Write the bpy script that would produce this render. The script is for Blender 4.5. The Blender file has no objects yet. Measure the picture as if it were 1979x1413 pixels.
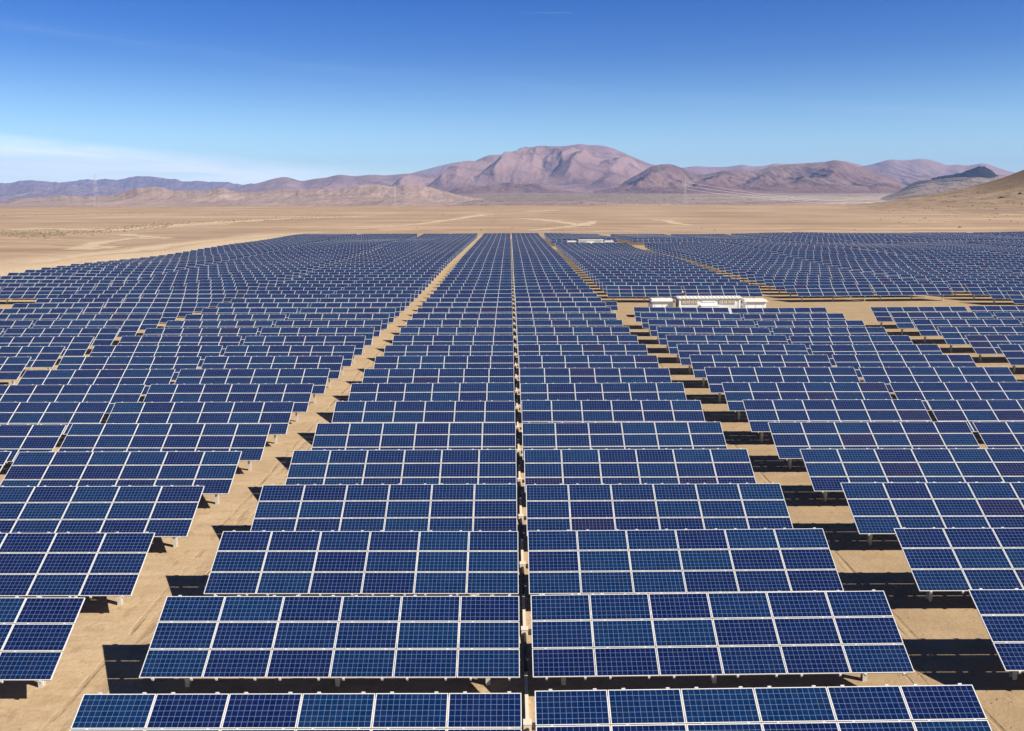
import bpy, math, random
import numpy as np

random.seed(7)
rng = np.random.default_rng(11)
SC = bpy.context.scene
COL = SC.collection

# ------------------------------------------------------------------ camera
W0, H0 = 1979.0, 1413.0
F = 1761.5                       # focal length in photograph pixels
PIT, ROLL = 0.177483, -0.00319
CAMZ = 15.47
cp, sp = math.cos(PIT), math.sin(PIT)


def ray(x, y):
    dx, dy = x - 989.5, y - 706.5
    a = -ROLL
    dx, dy = dx * math.cos(a) - dy * math.sin(a), dx * math.sin(a) + dy * math.cos(a)
    u = -dy / F
    return np.array([dx / F, cp + u * sp, -sp + u * cp])


def at_dist(x, y, Y):
    r = ray(x, y)
    return r[0] * Y / r[1], CAMZ + r[2] * Y / r[1]


def proj(X, Y, Z):
    Z = Z - CAMZ
    dep = Y * cp - Z * sp
    up = Y * sp + Z * cp
    dx, dy = F * X / dep, -F * up / dep
    return (989.5 + dx * math.cos(ROLL) - dy * math.sin(ROLL),
            706.5 + dx * math.sin(ROLL) + dy * math.cos(ROLL))


# ------------------------------------------------------------------ noise
def _hash(ix, iy, seed):
    h = (ix.astype(np.int64) * 374761393 + iy.astype(np.int64) * 668265263 + seed * 974634541) & 0xFFFFFFFF
    h = ((h ^ (h >> 13)) * 1274126177) & 0xFFFFFFFF
    h = h ^ (h >> 16)
    return (h & 0xFFFFFF) / float(0xFFFFFF)


def vnoise(x, y, seed=0):
    x = np.asarray(x, float); y = np.asarray(y, float)
    ix, iy = np.floor(x), np.floor(y)
    fx, fy = x - ix, y - iy
    fx = fx * fx * fx * (fx * (fx * 6 - 15) + 10); fy = fy * fy * fy * (fy * (fy * 6 - 15) + 10)
    a = _hash(ix, iy, seed); b = _hash(ix + 1, iy, seed)
    c = _hash(ix, iy + 1, seed); d = _hash(ix + 1, iy + 1, seed)
    return a + (b - a) * fx + (c - a) * fy + (a - b - c + d) * fx * fy


def fbm(x, y, o=4, seed=0, gain=.5):
    s, a, n = 0, 1, 0
    for k in range(o):
        s = s + a * vnoise(x * 2 ** k + 17.3 * k, y * 2 ** k - 9.1 * k, seed + k); n += a; a *= gain
    return s / n


def ridged(x, y, o=3, seed=0, gain=.5):
    s, a, n = 0, 1, 0
    for k in range(o):
        v = 1 - np.abs(2 * vnoise(x * 2 ** k + 5.7 * k, y * 2 ** k + 3.3 * k, seed + k) - 1)
        s = s + a * v; n += a; a *= gain
    return s / n


def sstep(a, b, x):
    t = np.clip((np.asarray(x, float) - a) / (b - a), 0, 1)
    return t * t * (3 - 2 * t)


# ------------------------------------------------------------------ terrain
G_PX = [(1560, 404.5), (1636, 404), (1672, 400), (1712, 393), (1752, 385), (1792, 378), (1832, 370), (1866, 364),
        (1899, 356), (1929, 346.7), (1952, 338), (1979, 328), (2100, 290), (2300, 235), (2600, 190), (3200, 200), (3800, 260)]
G_D = 1120.0
_g = np.array([at_dist(a, b, G_D) for a, b in G_PX])
_gx, _gz = _g[:, 0], _g[:, 1]


def gz(x, y):
    """ground height of the field, the plain beyond and the bare hill on the right"""
    x = np.asarray(x, float); y = np.asarray(y, float)
    z = np.exp(-((y - 23) / 9.0) ** 2) * (-.06 + .0145 * np.clip(x, -1, 14)) * sstep(-40, -14, x)
    amp = sstep(60, 200, y) * (.08 + .17 * sstep(10, 45, np.abs(x + 8)))
    amp = amp * (1 - sstep(520, 700, y))
    z = z + amp * (np.sin(x / 19. + y / 31. + .6) + .8 * np.sin(y / 17.5 - x / 43. + 2.1) + .5 * np.sin(x / 9.5 - y / 23.))
    z = z - .75 * sstep(210, 420, y) - .16 * sstep(15, 30, x) * sstep(60, 115, y)
    plain = .0087 * np.clip(y - 480, 0, 1080) + .75 * sstep(430, 620, y)
    plain = plain - 40 * sstep(1560, 2300, y)
    z = z + plain + .5 * (fbm(x / 70., y / 160., 3, 5) - .5) * sstep(450, 700, y)
    # bare hill on the right
    e = np.maximum(np.interp(x * G_D / np.maximum(y, G_D), _gx, _gz) - (.0087 * (G_D - 480) + .0), 0)
    f = sstep(470, G_D, y) ** 1.15 * (1 - sstep(G_D + 80, 2300, y))
    rough = (fbm(x / 55., y / 90., 5, 21) - .5) * np.clip(e * .10, 0, 6) * sstep(500, 800, y)
    return z + e * f + rough


def hit(px, py, y0=300., y1=1560.):
    r = ray(px, py)
    ys = np.linspace(y0, y1, 2500)
    zz = CAMZ + r[2] / r[1] * ys
    g = gz(r[0] / r[1] * ys, ys)
    k = int(np.argmax(zz <= g)) if np.any(zz <= g) else len(ys) - 1
    return float(r[0] / r[1] * ys[k]), float(ys[k]), float(g[k])


# ------------------------------------------------------------------ materials
def new_mat(name):
    m = bpy.data.materials.new(name); m.use_nodes = True
    nt = m.node_tree; nt.nodes.clear()
    out = nt.nodes.new('ShaderNodeOutputMaterial'); b = nt.nodes.new('ShaderNodeBsdfPrincipled')
    nt.links.new(b.outputs[0], out.inputs[0])
    return m, nt, b


class N:
    """tiny helper for building node maths"""
    def __init__(s, nt): s.nt = nt
    def node(s, t, **kw):
        n = s.nt.nodes.new(t)
        for k, v in kw.items(): setattr(n, k, v)
        return n
    def put(s, sock, v):
        if isinstance(v, bpy.types.NodeSocket): s.nt.links.new(v, sock)
        elif v is not None: sock.default_value = v
    def math(s, op, a, b=None, c=None, clamp=False):
        n = s.node('ShaderNodeMath', operation=op); n.use_clamp = clamp
        s.put(n.inputs[0], a); s.put(n.inputs[1], b)
        if c is not None: s.put(n.inputs[2], c)
        return n.outputs[0]
    def mix(s, f, a, b, blend='MIX'):
        n = s.node('ShaderNodeMix', data_type='RGBA', blend_type=blend)
        s.put(n.inputs[0], f)
        s.put(n.inputs[6], a if not isinstance(a, tuple) else (*a[:3], 1)); s.put(n.inputs[7], b if not isinstance(b, tuple) else (*b[:3], 1))
        return n.outputs[2]
    def ramp(s, v, lo, hi, a=0., b=1.):
        n = s.node('ShaderNodeMapRange'); n.clamp = True
        s.put(n.inputs[0], v); s.put(n.inputs[1], lo); s.put(n.inputs[2], hi); s.put(n.inputs[3], a); s.put(n.inputs[4], b)
        return n.outputs[0]
    def noise(s, vec, scale, detail=4, rough=.55, dist=0.):
        n = s.node('ShaderNodeTexNoise'); s.put(n.inputs['Vector'], vec)
        n.inputs['Scale'].default_value = scale; n.inputs['Detail'].default_value = detail
        n.inputs['Roughness'].default_value = rough; n.inputs['Distortion'].default_value = dist
        return n.outputs['Fac']
    def scale(s, vec, sx, sy, sz):
        n = s.node('ShaderNodeVectorMath', operation='MULTIPLY'); s.put(n.inputs[0], vec); n.inputs[1].default_value = (sx, sy, sz)
        return n.outputs[0]
    def bump(s, h, strength, distance):
        n = s.node('ShaderNodeBump'); n.inputs['Strength'].default_value = strength; n.inputs['Distance'].default_value = distance
        s.put(n.inputs['Height'], h)
        return n.outputs[0]


def plain_mat(name, col, rough=.5, metal=0., var=.06, scale=3.):
    m, nt, b = new_mat(name); n = N(nt)
    tc = n.node('ShaderNodeTexCoord').outputs['Object']
    f = n.noise(tc, scale, 5)
    c = n.mix(f, tuple(x * (1 - var * 2) for x in col), tuple(min(1, x * (1 + var * 2)) for x in col))
    n.put(b.inputs['Base Color'], c); b.inputs['Roughness'].default_value = rough; b.inputs['Metallic'].default_value = metal
    return m


M_ALU = plain_mat('anodised_aluminium', (.58, .575, .56), .42, 0., .03, 6)
M_GALV = plain_mat('galvanised_steel', (.52, .50, .47), .5, .15, .08, 5)
M_BACK = plain_mat('grey_backsheet', (.13, .13, .14), .6)
M_WHITE = plain_mat('white_painted_steel', (.76, .76, .74), .45, 0., .04, 1.2)
M_GREYP = plain_mat('pale_grey_panel', (.62, .62, .61), .55, 0., .05, 1.5)
M_ROOF = plain_mat('cream_roof_sheet', (.72, .67, .59), .5, 0., .05, .9)
M_TAN = plain_mat('tan_louvre', (.34, .24, .13), .6)
M_DARK = plain_mat('black_cable', (.03, .026, .022), .7)
M_CONC = plain_mat('pale_concrete', (.62, .54, .42), .85, 0., .08, 9)
M_RED = plain_mat('red_sign_paint', (.6, .04, .05), .5)
M_TOWER = plain_mat('tower_steel', (.36, .36, .38), .5, .1)
M_WIRE = plain_mat('aluminium_cable', (.62, .60, .60), .5, .1)
M_SCRUB = plain_mat('dry_scrub', (.17, .13, .075), .9, 0., .3, .2)
M_STONE = plain_mat('brown_stone', (.19, .135, .085), .9, 0., .2, .8)
M_ROCK = plain_mat('dark_rock', (.09, .07, .055), .9, 0., .2, .5)

# -- photovoltaic cells: 12 x 6 polycrystalline cells with silver grid lines, UV in metres
CELL = .1587
def make_cell_mat():
    m, nt, b = new_mat('polycrystalline_cells'); n = N(nt)
    uv = n.node('ShaderNodeUVMap').outputs[0]
    sep = n.node('ShaderNodeSeparateXYZ'); n.put(sep.inputs[0], uv)
    u, v = sep.outputs[0], sep.outputs[1]
    cu, cv = n.math('DIVIDE', u, CELL), n.math('DIVIDE', v, CELL)
    fu, fv = n.math('FRACT', cu), n.math('FRACT', cv)
    def edge(fr, w):   # 1 close to a cell border
        d = n.math('MINIMUM', fr, n.math('SUBTRACT', 1., fr))
        return n.math('LESS_THAN', d, w / CELL / 2)
    line = n.math('MAXIMUM', edge(fu, .0070), edge(fv, .0070))
    # outside the 12 x 6 field: white backsheet margin
    inu = n.math('MULTIPLY', n.math('GREATER_THAN', u, 0.), n.math('LESS_THAN', u, CELL * 12))
    inv = n.math('MULTIPLY', n.math('GREATER_THAN', v, 0.), n.math('LESS_THAN', v, CELL * 6))
    out = n.math('SUBTRACT', 1., n.math('MULTIPLY', inu, inv))
    line = n.math('MAXIMUM', line, out)
    # busbars, three per cell
    b3 = n.math('FRACT', n.math('ADD', n.math('MULTIPLY', fv, 3.), .5))
    bus = n.math('LESS_THAN', n.math('MINIMUM', b3, n.math('SUBTRACT', 1., b3)), .0018 / CELL * 1.5)
    # one random number per module (object colour for single modules, attribute for the far ones)
    oi = n.node('ShaderNodeObjectInfo')
    so = n.node('ShaderNodeSeparateColor'); n.put(so.inputs[0], oi.outputs['Color'])
    at = n.node('ShaderNodeAttribute', attribute_name='tint')
    tint = n.math('ADD', so.outputs[0], at.outputs['Fac'])
    seed = n.math('MULTIPLY', tint, 977.)
    cmb = n.node('ShaderNodeCombineXYZ'); n.put(cmb.inputs[0], n.math('FLOOR', cu)); n.put(cmb.inputs[1], n.math('FLOOR', cv)); n.put(cmb.inputs[2], seed)
    wn = n.node('ShaderNodeTexWhiteNoise'); n.put(wn.inputs['Vector'], cmb.outputs[0])
    cmb2 = n.node('ShaderNodeCombineXYZ'); n.put(cmb2.inputs[0], cu); n.put(cmb2.inputs[1], cv); n.put(cmb2.inputs[2], seed)
    grain = n.noise(cmb2.outputs[0], 5., 3, .6)
    blue = n.mix(n.ramp(tint, 0., .8), (.0009, .0066, .047), (.0006, .0165, .062))
    blue = n.mix(n.ramp(tint, .90, .905), blue, (.0068, .0074, .040))
    k = n.math('ADD', n.ramp(wn.outputs['Value'], 0, 1, .82, 1.18), n.ramp(grain, .3, .7, -.18, .18))
    cell = n.mix(1., blue, n.node('ShaderNodeCombineColor').outputs[0], 'MIX')
    vm = n.node('ShaderNodeVectorMath', operation='SCALE'); n.put(vm.inputs[0], blue); n.put(vm.inputs['Scale'], k)
    nt.nodes.remove(cell.node)
    dust = n.noise(cmb2.outputs[0], .35, 4, .6)
    vmd = n.mix(n.ramp(dust, .35, .75, 0., .016), vm.outputs[0], (.30, .25, .19))
    c = n.mix(bus, vmd, (.04, .06, .12))
    c = n.mix(line, c, (.145, .20, .36))
    c = n.mix(out, c, (.33, .36, .42))
    n.put(b.inputs['Base Color'], c)
    b.inputs['Roughness'].default_value = .16
    b.inputs['IOR'].default_value = 1.3
    return m
M_CELL = make_cell_mat()


def make_ground_mat():
    m, nt, b = new_mat('desert_sand'); n = N(nt)
    tc = n.node('ShaderNodeTexCoord').outputs['Object']
    sep = n.node('ShaderNodeSeparateXYZ'); n.put(sep.inputs[0], tc)
    X, Y = sep.outputs[0], sep.outputs[1]
    big = n.noise(n.scale(tc, 1, .35, 1), .012, 5, .6)
    mid = n.noise(tc, .35, 6, .62)
    fine = n.noise(tc, 6., 5, .7)
    field = n.mix(n.ramp(mid, .3, .7), (.375, .272, .166), (.48, .358, .224))
    scour = n.noise(n.scale(tc, .5, 2.2, 1), .9, 6, .7, .8)
    field = n.mix(n.ramp(scour, .46, .62, 0, .6), field, (.33, .23, .13))
    field = n.mix(n.ramp(fine, .42, .66, 0, .45), field, (.34, .235, .135))
    right_dark = n.math('MULTIPLY', n.ramp(n.math('ADD', X, n.ramp(mid, 0, 1, -4, 4)), 5., 12.), n.ramp(n.noise(tc, .5, 5, .7), .3, .6, .3, .75))  # sand colour turns darker right of the central gap, broken up by noise
    field = n.mix(right_dark, field, (.29, .205, .115))
    blot = n.noise(n.scale(tc, 1, .6, 1), 1.6, 4, .65, .5)
    field = n.mix(n.ramp(blot, .57, .68, 0, .6), field, (.27, .185, .105))
    # gravelly plain outside the array: pinker and darker, with long pale and dark streaks
    pl = n.mix(n.ramp(big, .35, .65), (.285, .198, .132), (.37, .265, .178))
    hz = n.ramp(sep.outputs[2], 8., 20., 1., .12)
    streak = n.noise(n.scale(tc, .004, .022, 1), 1., 6, .62, .6)
    pl = n.mix(n.math('MULTIPLY', hz, n.ramp(streak, .50, .66, 0, .85)), pl, (.47, .335, .215))
    streak2 = n.noise(n.scale(tc, .002, .03, 1), 1.7, 5, .6, .3)
    pl = n.mix(n.math('MULTIPLY', hz, n.ramp(streak2, .50, .62, 0, .7)), pl, (.235, .155, .10))
    # graded margin round the array is pale
    mx = n.math('SUBTRACT', n.math('MULTIPLY', X, -1.), 112.)          # >0 : left of the boundary road
    wob = n.ramp(n.noise(tc, .03, 4), 0, 1, -14, 14)
    left = n.ramp(n.math('ADD', mx, wob), -6., 10.)
    far = n.ramp(n.math('ADD', n.math('SUBTRACT', Y, 447.), wob), -6., 8.)
    f = n.math('MAXIMUM', left, far)
    c = n.mix(f, field, pl)
    rim = n.math('MULTIPLY', n.ramp(n.math('ADD', mx, n.ramp(n.noise(n.scale(tc, 1, .3, 1), .035, 5, .6), 0, 1, -34, 34)), 14., 34., 1., 0.), n.ramp(n.math('MULTIPLY', X, -1.), 97., 101.))
    rim = n.math('MULTIPLY', rim, n.ramp(Y, 520., 430.))
    c = n.mix(n.math('MULTIPLY', rim, .85), c, n.mix(mid, (.44, .325, .21), (.54, .41, .275)))
    # rocky crest of the hill on the right
    sz = n.ramp(n.math('ADD', sep.outputs[2], n.ramp(n.noise(tc, .02, 5), 0, 1, -22, 22)), 20., 34.)
    c = n.mix(n.math('MULTIPLY', sz, .75), c, (.125, .088, .055))
    hill = n.ramp(n.math('ADD', sep.outputs[2], n.ramp(n.noise(tc, .01, 4), 0, 1, -4, 4)), 6., 14.)
    rk = n.noise(n.scale(tc, 1., .5, 1.), .075, 6, .72)
    c = n.mix(n.math('MULTIPLY', hill, n.ramp(rk, .47, .60, 0, .75)), c, (.17, .115, .065))
    # gravel specks
    vor = n.node('ShaderNodeTexVoronoi'); n.put(vor.inputs['Vector'], tc); vor.inputs['Scale'].default_value = 1.6
    speck = n.math('MULTIPLY', n.math('LESS_THAN', vor.outputs['Distance'], n.ramp(n.noise(tc, .9, 2), .45, .8, 0, .16)), .6)
    c = n.mix(speck, c, (.17, .115, .07))
    # tyre ruts that run along the service lanes
    def rut(x0, w, seed):
        wv = n.ramp(n.noise(n.scale(tc, 0, .05, 0), 1., 3), 0, 1, -.5, .5)
        d = n.math('ABSOLUTE', n.math('SUBTRACT', n.math('SUBTRACT', X, x0), wv))
        g = n.ramp(d, w * .4, w, 1., 0.)
        return n.math('MULTIPLY', g, n.ramp(n.noise(n.scale(tc, 1, .35, 1), .8 + seed * .1, 3), .42, .62))
    r = None
    for i, (x0, w) in enumerate(((14.35, .10), (14.05, .05), (13.6, .07), (13.35, .05), (12.9, .06), (-13.45, .34), (-11.75, .34), (-12.4, .16), (-14.1, .14), (-13.0, .05), (41.0, .2), (43.2, .2))):
        q = rut(x0, w, i)
        r = q if r is None else n.math('MAXIMUM', r, q)
    c = n.mix(n.math('MULTIPLY', r, .42), c, (.20, .135, .075))
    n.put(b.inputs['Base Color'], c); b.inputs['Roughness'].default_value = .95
    b.inputs['Specular IOR Level'].default_value = .15
    h = n.math('ADD', n.math('MULTIPLY', mid, .5), n.math('MULTIPLY', fine, .12))
    h = n.math('SUBTRACT', h, n.math('MULTIPLY', r, .15))
    n.put(b.inputs['Normal'], n.bump(h, .8, .25))
    return m
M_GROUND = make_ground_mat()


def soft_sand_mat(name, col):
    """pale loose sand of a track or wash: feathered and broken edges"""
    m, nt, b = new_mat(name); n = N(nt)
    tc = n.node('ShaderNodeTexCoord').outputs['Object']
    uv = n.node('ShaderNodeUVMap').outputs[0]
    sep = n.node('ShaderNodeSeparateXYZ'); n.put(sep.inputs[0], uv)
    e = n.math('ABSOLUTE', n.math('SUBTRACT', sep.outputs[1], .5))          # 0 middle, .5 edge
    nz = n.noise(n.scale(tc, 1, .35, 1), .07, 6, .72)
    a = n.ramp(n.math('ADD', e, n.ramp(nz, .25, .75, -.42, .42)), .16, .44, 1., 0.)
    endf = n.math('MULTIPLY', n.ramp(sep.outputs[0], 0, .06), n.ramp(sep.outputs[0], .94, 1., 1., 0.))
    n.put(b.inputs['Alpha'], n.math('MULTIPLY', n.math('MULTIPLY', a, endf), .75))
    n.put(b.inputs['Base Color'], n.mix(nz, tuple(x * .88 for x in col), tuple(x * 1.1 for x in col)))
    b.inputs['Roughness'].default_value = .95; b.inputs['Specular IOR Level'].default_value = .1
    return m
M_TRACK = soft_sand_mat('pale_track_sand', (.58, .45, .31))


def hill_mat(name, lo, hi, patch=None, scale=.0012, stretch=1., pstr=.7, pale=None, det=1., pth=.56):
    m, nt, b = new_mat(name); n = N(nt)
    tc = n.node('ShaderNodeTexCoord').outputs['Object']
    s = n.scale(tc, 1, stretch, 1)
    a = n.noise(s, scale, 7, .62, .4)
    c = n.mix(n.ramp(a, .36, .64), lo, hi)
    d = n.noise(n.scale(tc, 1, .35, 1), scale * 9, 5, .7)
    c = n.mix(n.ramp(d, .38, .68, 0., .6 * det), c, tuple(x * .62 for x in lo))
    fine = n.noise(n.scale(tc, 1, .5, 1), scale * 40, 5, .75)
    c = n.mix(n.ramp(fine, .48, .66, 0., .4 * det), c, tuple(min(1, x * 1.3) for x in hi))
    if patch:
        p = n.noise(s, scale * .7, 6, .65, 1.2)
        c = n.mix(n.ramp(p, pth, pth + .05, 0, pstr), c, patch)
    if pale:
        p = n.noise(n.scale(tc, .35, 1.6, 1), scale * 3.2, 6, .7, .8)
        c = n.mix(n.ramp(p, .60, .70, 0, .8), c, pale)
    n.put(b.inputs['Base Color'], c); b.inputs['Roughness'].default_value = 1.; b.inputs['Specular IOR Level'].default_value = .05
    n.put(b.inputs['Normal'], n.bump(n.math('ADD', d, n.math('MULTIPLY', n.noise(tc, scale * 30, 4, .7), .4)), .75 * det, .08 / scale))
    return m


# ------------------------------------------------------------------ mesh helpers
def link(name, me, mats, parent=None):
    o = bpy.data.objects.new(name, me); COL.objects.link(o)
    if not me.materials:
        for m in (mats if isinstance(mats, (list, tuple)) else [mats]): me.materials.append(m)
    if parent: o.parent = parent
    return o


class MB:
    """collects quads, boxes and bars into one mesh"""
    def __init__(s): s.v = []; s.f = []; s.m = []; s.uv = {}
    def quad(s, pts, m=0, uv=None):
        k = len(s.v); s.v += [tuple(p) for p in pts]; s.f.append(tuple(range(k, k + len(pts)))); s.m.append(m)
        if uv: s.uv[len(s.f) - 1] = uv
    def box(s, x0, x1, y0, y1, z0, z1, m=0, xf=None):
        P = [(x0, y0, z0), (x1, y0, z0), (x1, y1, z0), (x0, y1, z0), (x0, y0, z1), (x1, y0, z1), (x1, y1, z1), (x0, y1, z1)]
        if xf: P = [xf(*p) for p in P]
        k = len(s.v); s.v += P
        for q in ((0, 3, 2, 1), (4, 5, 6, 7), (0, 1, 5, 4), (1, 2, 6, 5), (2, 3, 7, 6), (3, 0, 4, 7)):
            s.f.append(tuple(k + i for i in q)); s.m.append(m)
    def bar(s, a, b, w, h=None, m=0, up=(0, 0, 1)):
        a, b = np.array(a, float), np.array(b, float); h = h or w
        d = b - a; L = np.linalg.norm(d); d = d / L
        up = np.array(up, float)
        if abs(d @ up) > .95: up = np.array((0, 1., 0))
        r = np.cross(d, up); r /= np.linalg.norm(r); q = np.cross(r, d)
        s.box(-w / 2, w / 2, 0, L, -h / 2, h / 2, m, lambda x, y, z: tuple(a + r * x + d * y + q * z))
    def tube(s, pts, rad, n=5, m=0):
        pts = [np.array(p, float) for p in pts]; k0 = len(s.v)
        for i, p in enumerate(pts):
            d = pts[min(i + 1, len(pts) - 1)] - pts[max(i - 1, 0)]; d /= np.linalg.norm(d)
            up = np.array((0, 0, 1.)) if abs(d[2]) < .9 else np.array((0, 1., 0))
            r = np.cross(d, up); r /= np.linalg.norm(r); q = np.cross(r, d)
            for j in range(n):
                a = 2 * math.pi * j / n; s.v.append(tuple(p + rad * (math.cos(a) * r + math.sin(a) * q)))
        for i in range(len(pts) - 1):
            for j in range(n):
                s.f.append((k0 + i * n + j, k0 + i * n + (j + 1) % n, k0 + (i + 1) * n + (j + 1) % n, k0 + (i + 1) * n + j)); s.m.append(m)
    def mesh(s, name):
        me = bpy.data.meshes.new(name); me.from_pydata(s.v, [], s.f)
        me.polygons.foreach_set('material_index', s.m)
        if s.uv:
            ul = me.uv_layers.new(name='UVMap')
            for fi, uv in s.uv.items():
                for li, c in zip(me.polygons[fi].loop_indices, uv): ul.data[li].uv = c
        me.update()
        return me
    def build(s, name, mats, parent=None): return link(name, s.mesh(name), mats, parent)


def grid_mesh(name, X, Y, Z, smooth=True):
    ny, nx = X.shape
    me = bpy.data.meshes.new(name)
    co = np.stack([X, Y, Z], -1).reshape(-1, 3).astype(np.float32)
    i = np.arange(ny - 1)[:, None] * nx + np.arange(nx - 1)[None, :]
    q = np.stack([i, i + 1, i + nx + 1, i + nx], -1).reshape(-1).astype(np.int32)
    nf = (ny - 1) * (nx - 1)
    me.vertices.add(len(co)); me.vertices.foreach_set('co', co.ravel())
    me.loops.add(nf * 4); me.loops.foreach_set('vertex_index', q)
    me.polygons.add(nf); me.polygons.foreach_set('loop_start', np.arange(nf, dtype=np.int32) * 4)
    me.polygons.foreach_set('use_smooth', np.full(nf, smooth))
    me.update(calc_edges=True)
    return me


def tag(o, label=None, cat=None, group=None, kind=None):
    if label: o['label'] = label
    if cat: o['category'] = cat
    if group: o['group'] = group
    if kind: o['kind'] = kind
    return o


def empty(name, loc, rot=(0, 0, 0)):
    o = bpy.data.objects.new(name, None); COL.objects.link(o); o.location = loc; o.rotation_euler = rot
    o.empty_display_size = .3
    return o


# ------------------------------------------------------------------ ground
def axis(parts):
    a = []
    for lo, hi, st in parts: a += list(np.arange(lo, hi, st))
    return np.array(a + [parts[-1][1]])
gxs = axis([(-6000, -1500, 300), (-1500, -400, 50), (-400, -130, 15), (-130, 300, 4), (300, 1100, 10), (1100, 2400, 50), (2400, 6000, 300)])
gys = axis([(-400, 0, 40), (0, 450, 4), (450, 1700, 10), (1700, 3400, 60)])
GX, GY = np.meshgrid(gxs, gys)
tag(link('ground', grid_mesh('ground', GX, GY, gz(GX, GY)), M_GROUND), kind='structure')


def strip(name, pix, wid, label_kind='structure', lift=.05, y0=300., y1=1560.):
    P = np.array([hit(a, b, y0, y1)[:2] for a, b in pix])
    d = np.r_[0, np.cumsum(np.linalg.norm(np.diff(P, axis=0), axis=1))]
    n = max(12, int(d[-1] / 5)); t = np.linspace(0, d[-1], n)
    C = np.stack([np.interp(t, d, P[:, 0]), np.interp(t, d, P[:, 1])], -1)
    for _ in range(6): C[1:-1] = (C[:-2] + 2 * C[1:-1] + C[2:]) / 4
    T = np.gradient(C, axis=0); T /= np.linalg.norm(T, axis=1)[:, None]
    Nn = np.stack([-T[:, 1], T[:, 0]], -1)
    Wd = np.interp(t, np.linspace(0, d[-1], len(wid)), wid)
    cols = 5
    K = np.linspace(-.5, .5, cols)
    XX = C[:, 0][:, None] + Nn[:, 0][:, None] * Wd[:, None] * K
    YY = C[:, 1][:, None] + Nn[:, 1][:, None] * Wd[:, None] * K
    me = grid_mesh(name, XX, YY, gz(XX, YY) + lift)
    ul = me.uv_layers.new(name='UVMap')
    vi = np.zeros(len(me.loops), np.int32); me.loops.foreach_get('vertex_index', vi)
    r, c = vi // cols, vi % cols
    ul.data.foreach_set('uv', np.stack([r / (n - 1), c / (cols - 1)], -1).astype(np.float32).ravel())
    return tag(link(name, me, M_TRACK), kind='structure')

strip('dirt_track', [(660, 441.7), (727, 437.7), (810, 434), (847, 428), (893, 421.7), (927, 416.7), (940, 413)], [10, 12, 16, 26, 30], lift=.06)
strip('dirt_track', [(993, 446.7), (1077, 441.7), (1123, 436), (1105, 433), (1080, 429), (1067, 426.7), (1027, 423), (975, 421.5)], [8, 14, 22, 16, 22, 14], lift=.07)
strip('dirt_track', [(1110, 437.5), (1130, 434), (1153, 427)], [10, 16, 10], lift=.08)
strip('dirt_track', [(1020, 409), (1050, 407.5), (1075, 406)], [40, 60, 30], lift=.06)
strip('dirt_track', [(1255, 424), (1290, 427), (1305, 432), (1340, 436)], [22, 14, 10], lift=.06)
strip('dirt_track', [(0, 519), (110, 503), (190, 491), (300, 477), (420, 465), (520, 455), (640, 447), (760, 445.5), (900, 444)], [26, 22, 20, 16, 12, 9, 9, 8], y0=120., lift=.06)
strip('dirt_track', [(1000, 447.3), (1200, 448), (1500, 448.5), (1979, 449)], [8, 8, 8, 8], y0=400., lift=.05)
strip('sandy_wash', [(185, 450), (215, 446), (250, 441), (300, 438), (400, 432), (520, 424), (660, 419.5), (760, 416)], [30, 60, 60, 45, 35, 26, 18], lift=.08)
strip('sandy_wash', [(150, 485), (178, 473), (215, 466), (256, 460), (300, 463), (340, 461)], [16, 22, 12, 10, 12, 8], lift=.10, y0=150)
strip('sandy_wash', [(150, 481), (190, 477), (225, 478)], [40, 30, 10], lift=.11, y0=150)
strip('sandy_wash', [(230, 453), (275, 457), (330, 462)], [20, 14, 10], lift=.12, y0=150)
strip('sandy_wash', [(0, 419), (160, 416), (330, 414), (520, 411)], [30, 50, 40, 30], lift=.08)
strip('sandy_wash', [(0, 444), (120, 442), (200, 446)], [30, 40, 20], lift=.09)

# ------------------------------------------------------------------ hills and mountains
def fan_z(x, y):
    """gravel fan that rises from behind the plain to the foot of the mountains"""
    x = np.asarray(x, float); y = np.asarray(y, float)
    up = .0208 * np.clip(y - 3000, 0, 6500) + .010 * np.clip(y - 9500, 0, 9000)
    side = .12 + .88 * sstep(-.17, -.03, x / np.maximum(y, 1000))
    return -22 + up * side + 12 * (fbm(x / 900., y / 1500., 4, 61) - .5) * sstep(2800, 4800, y)


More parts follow.
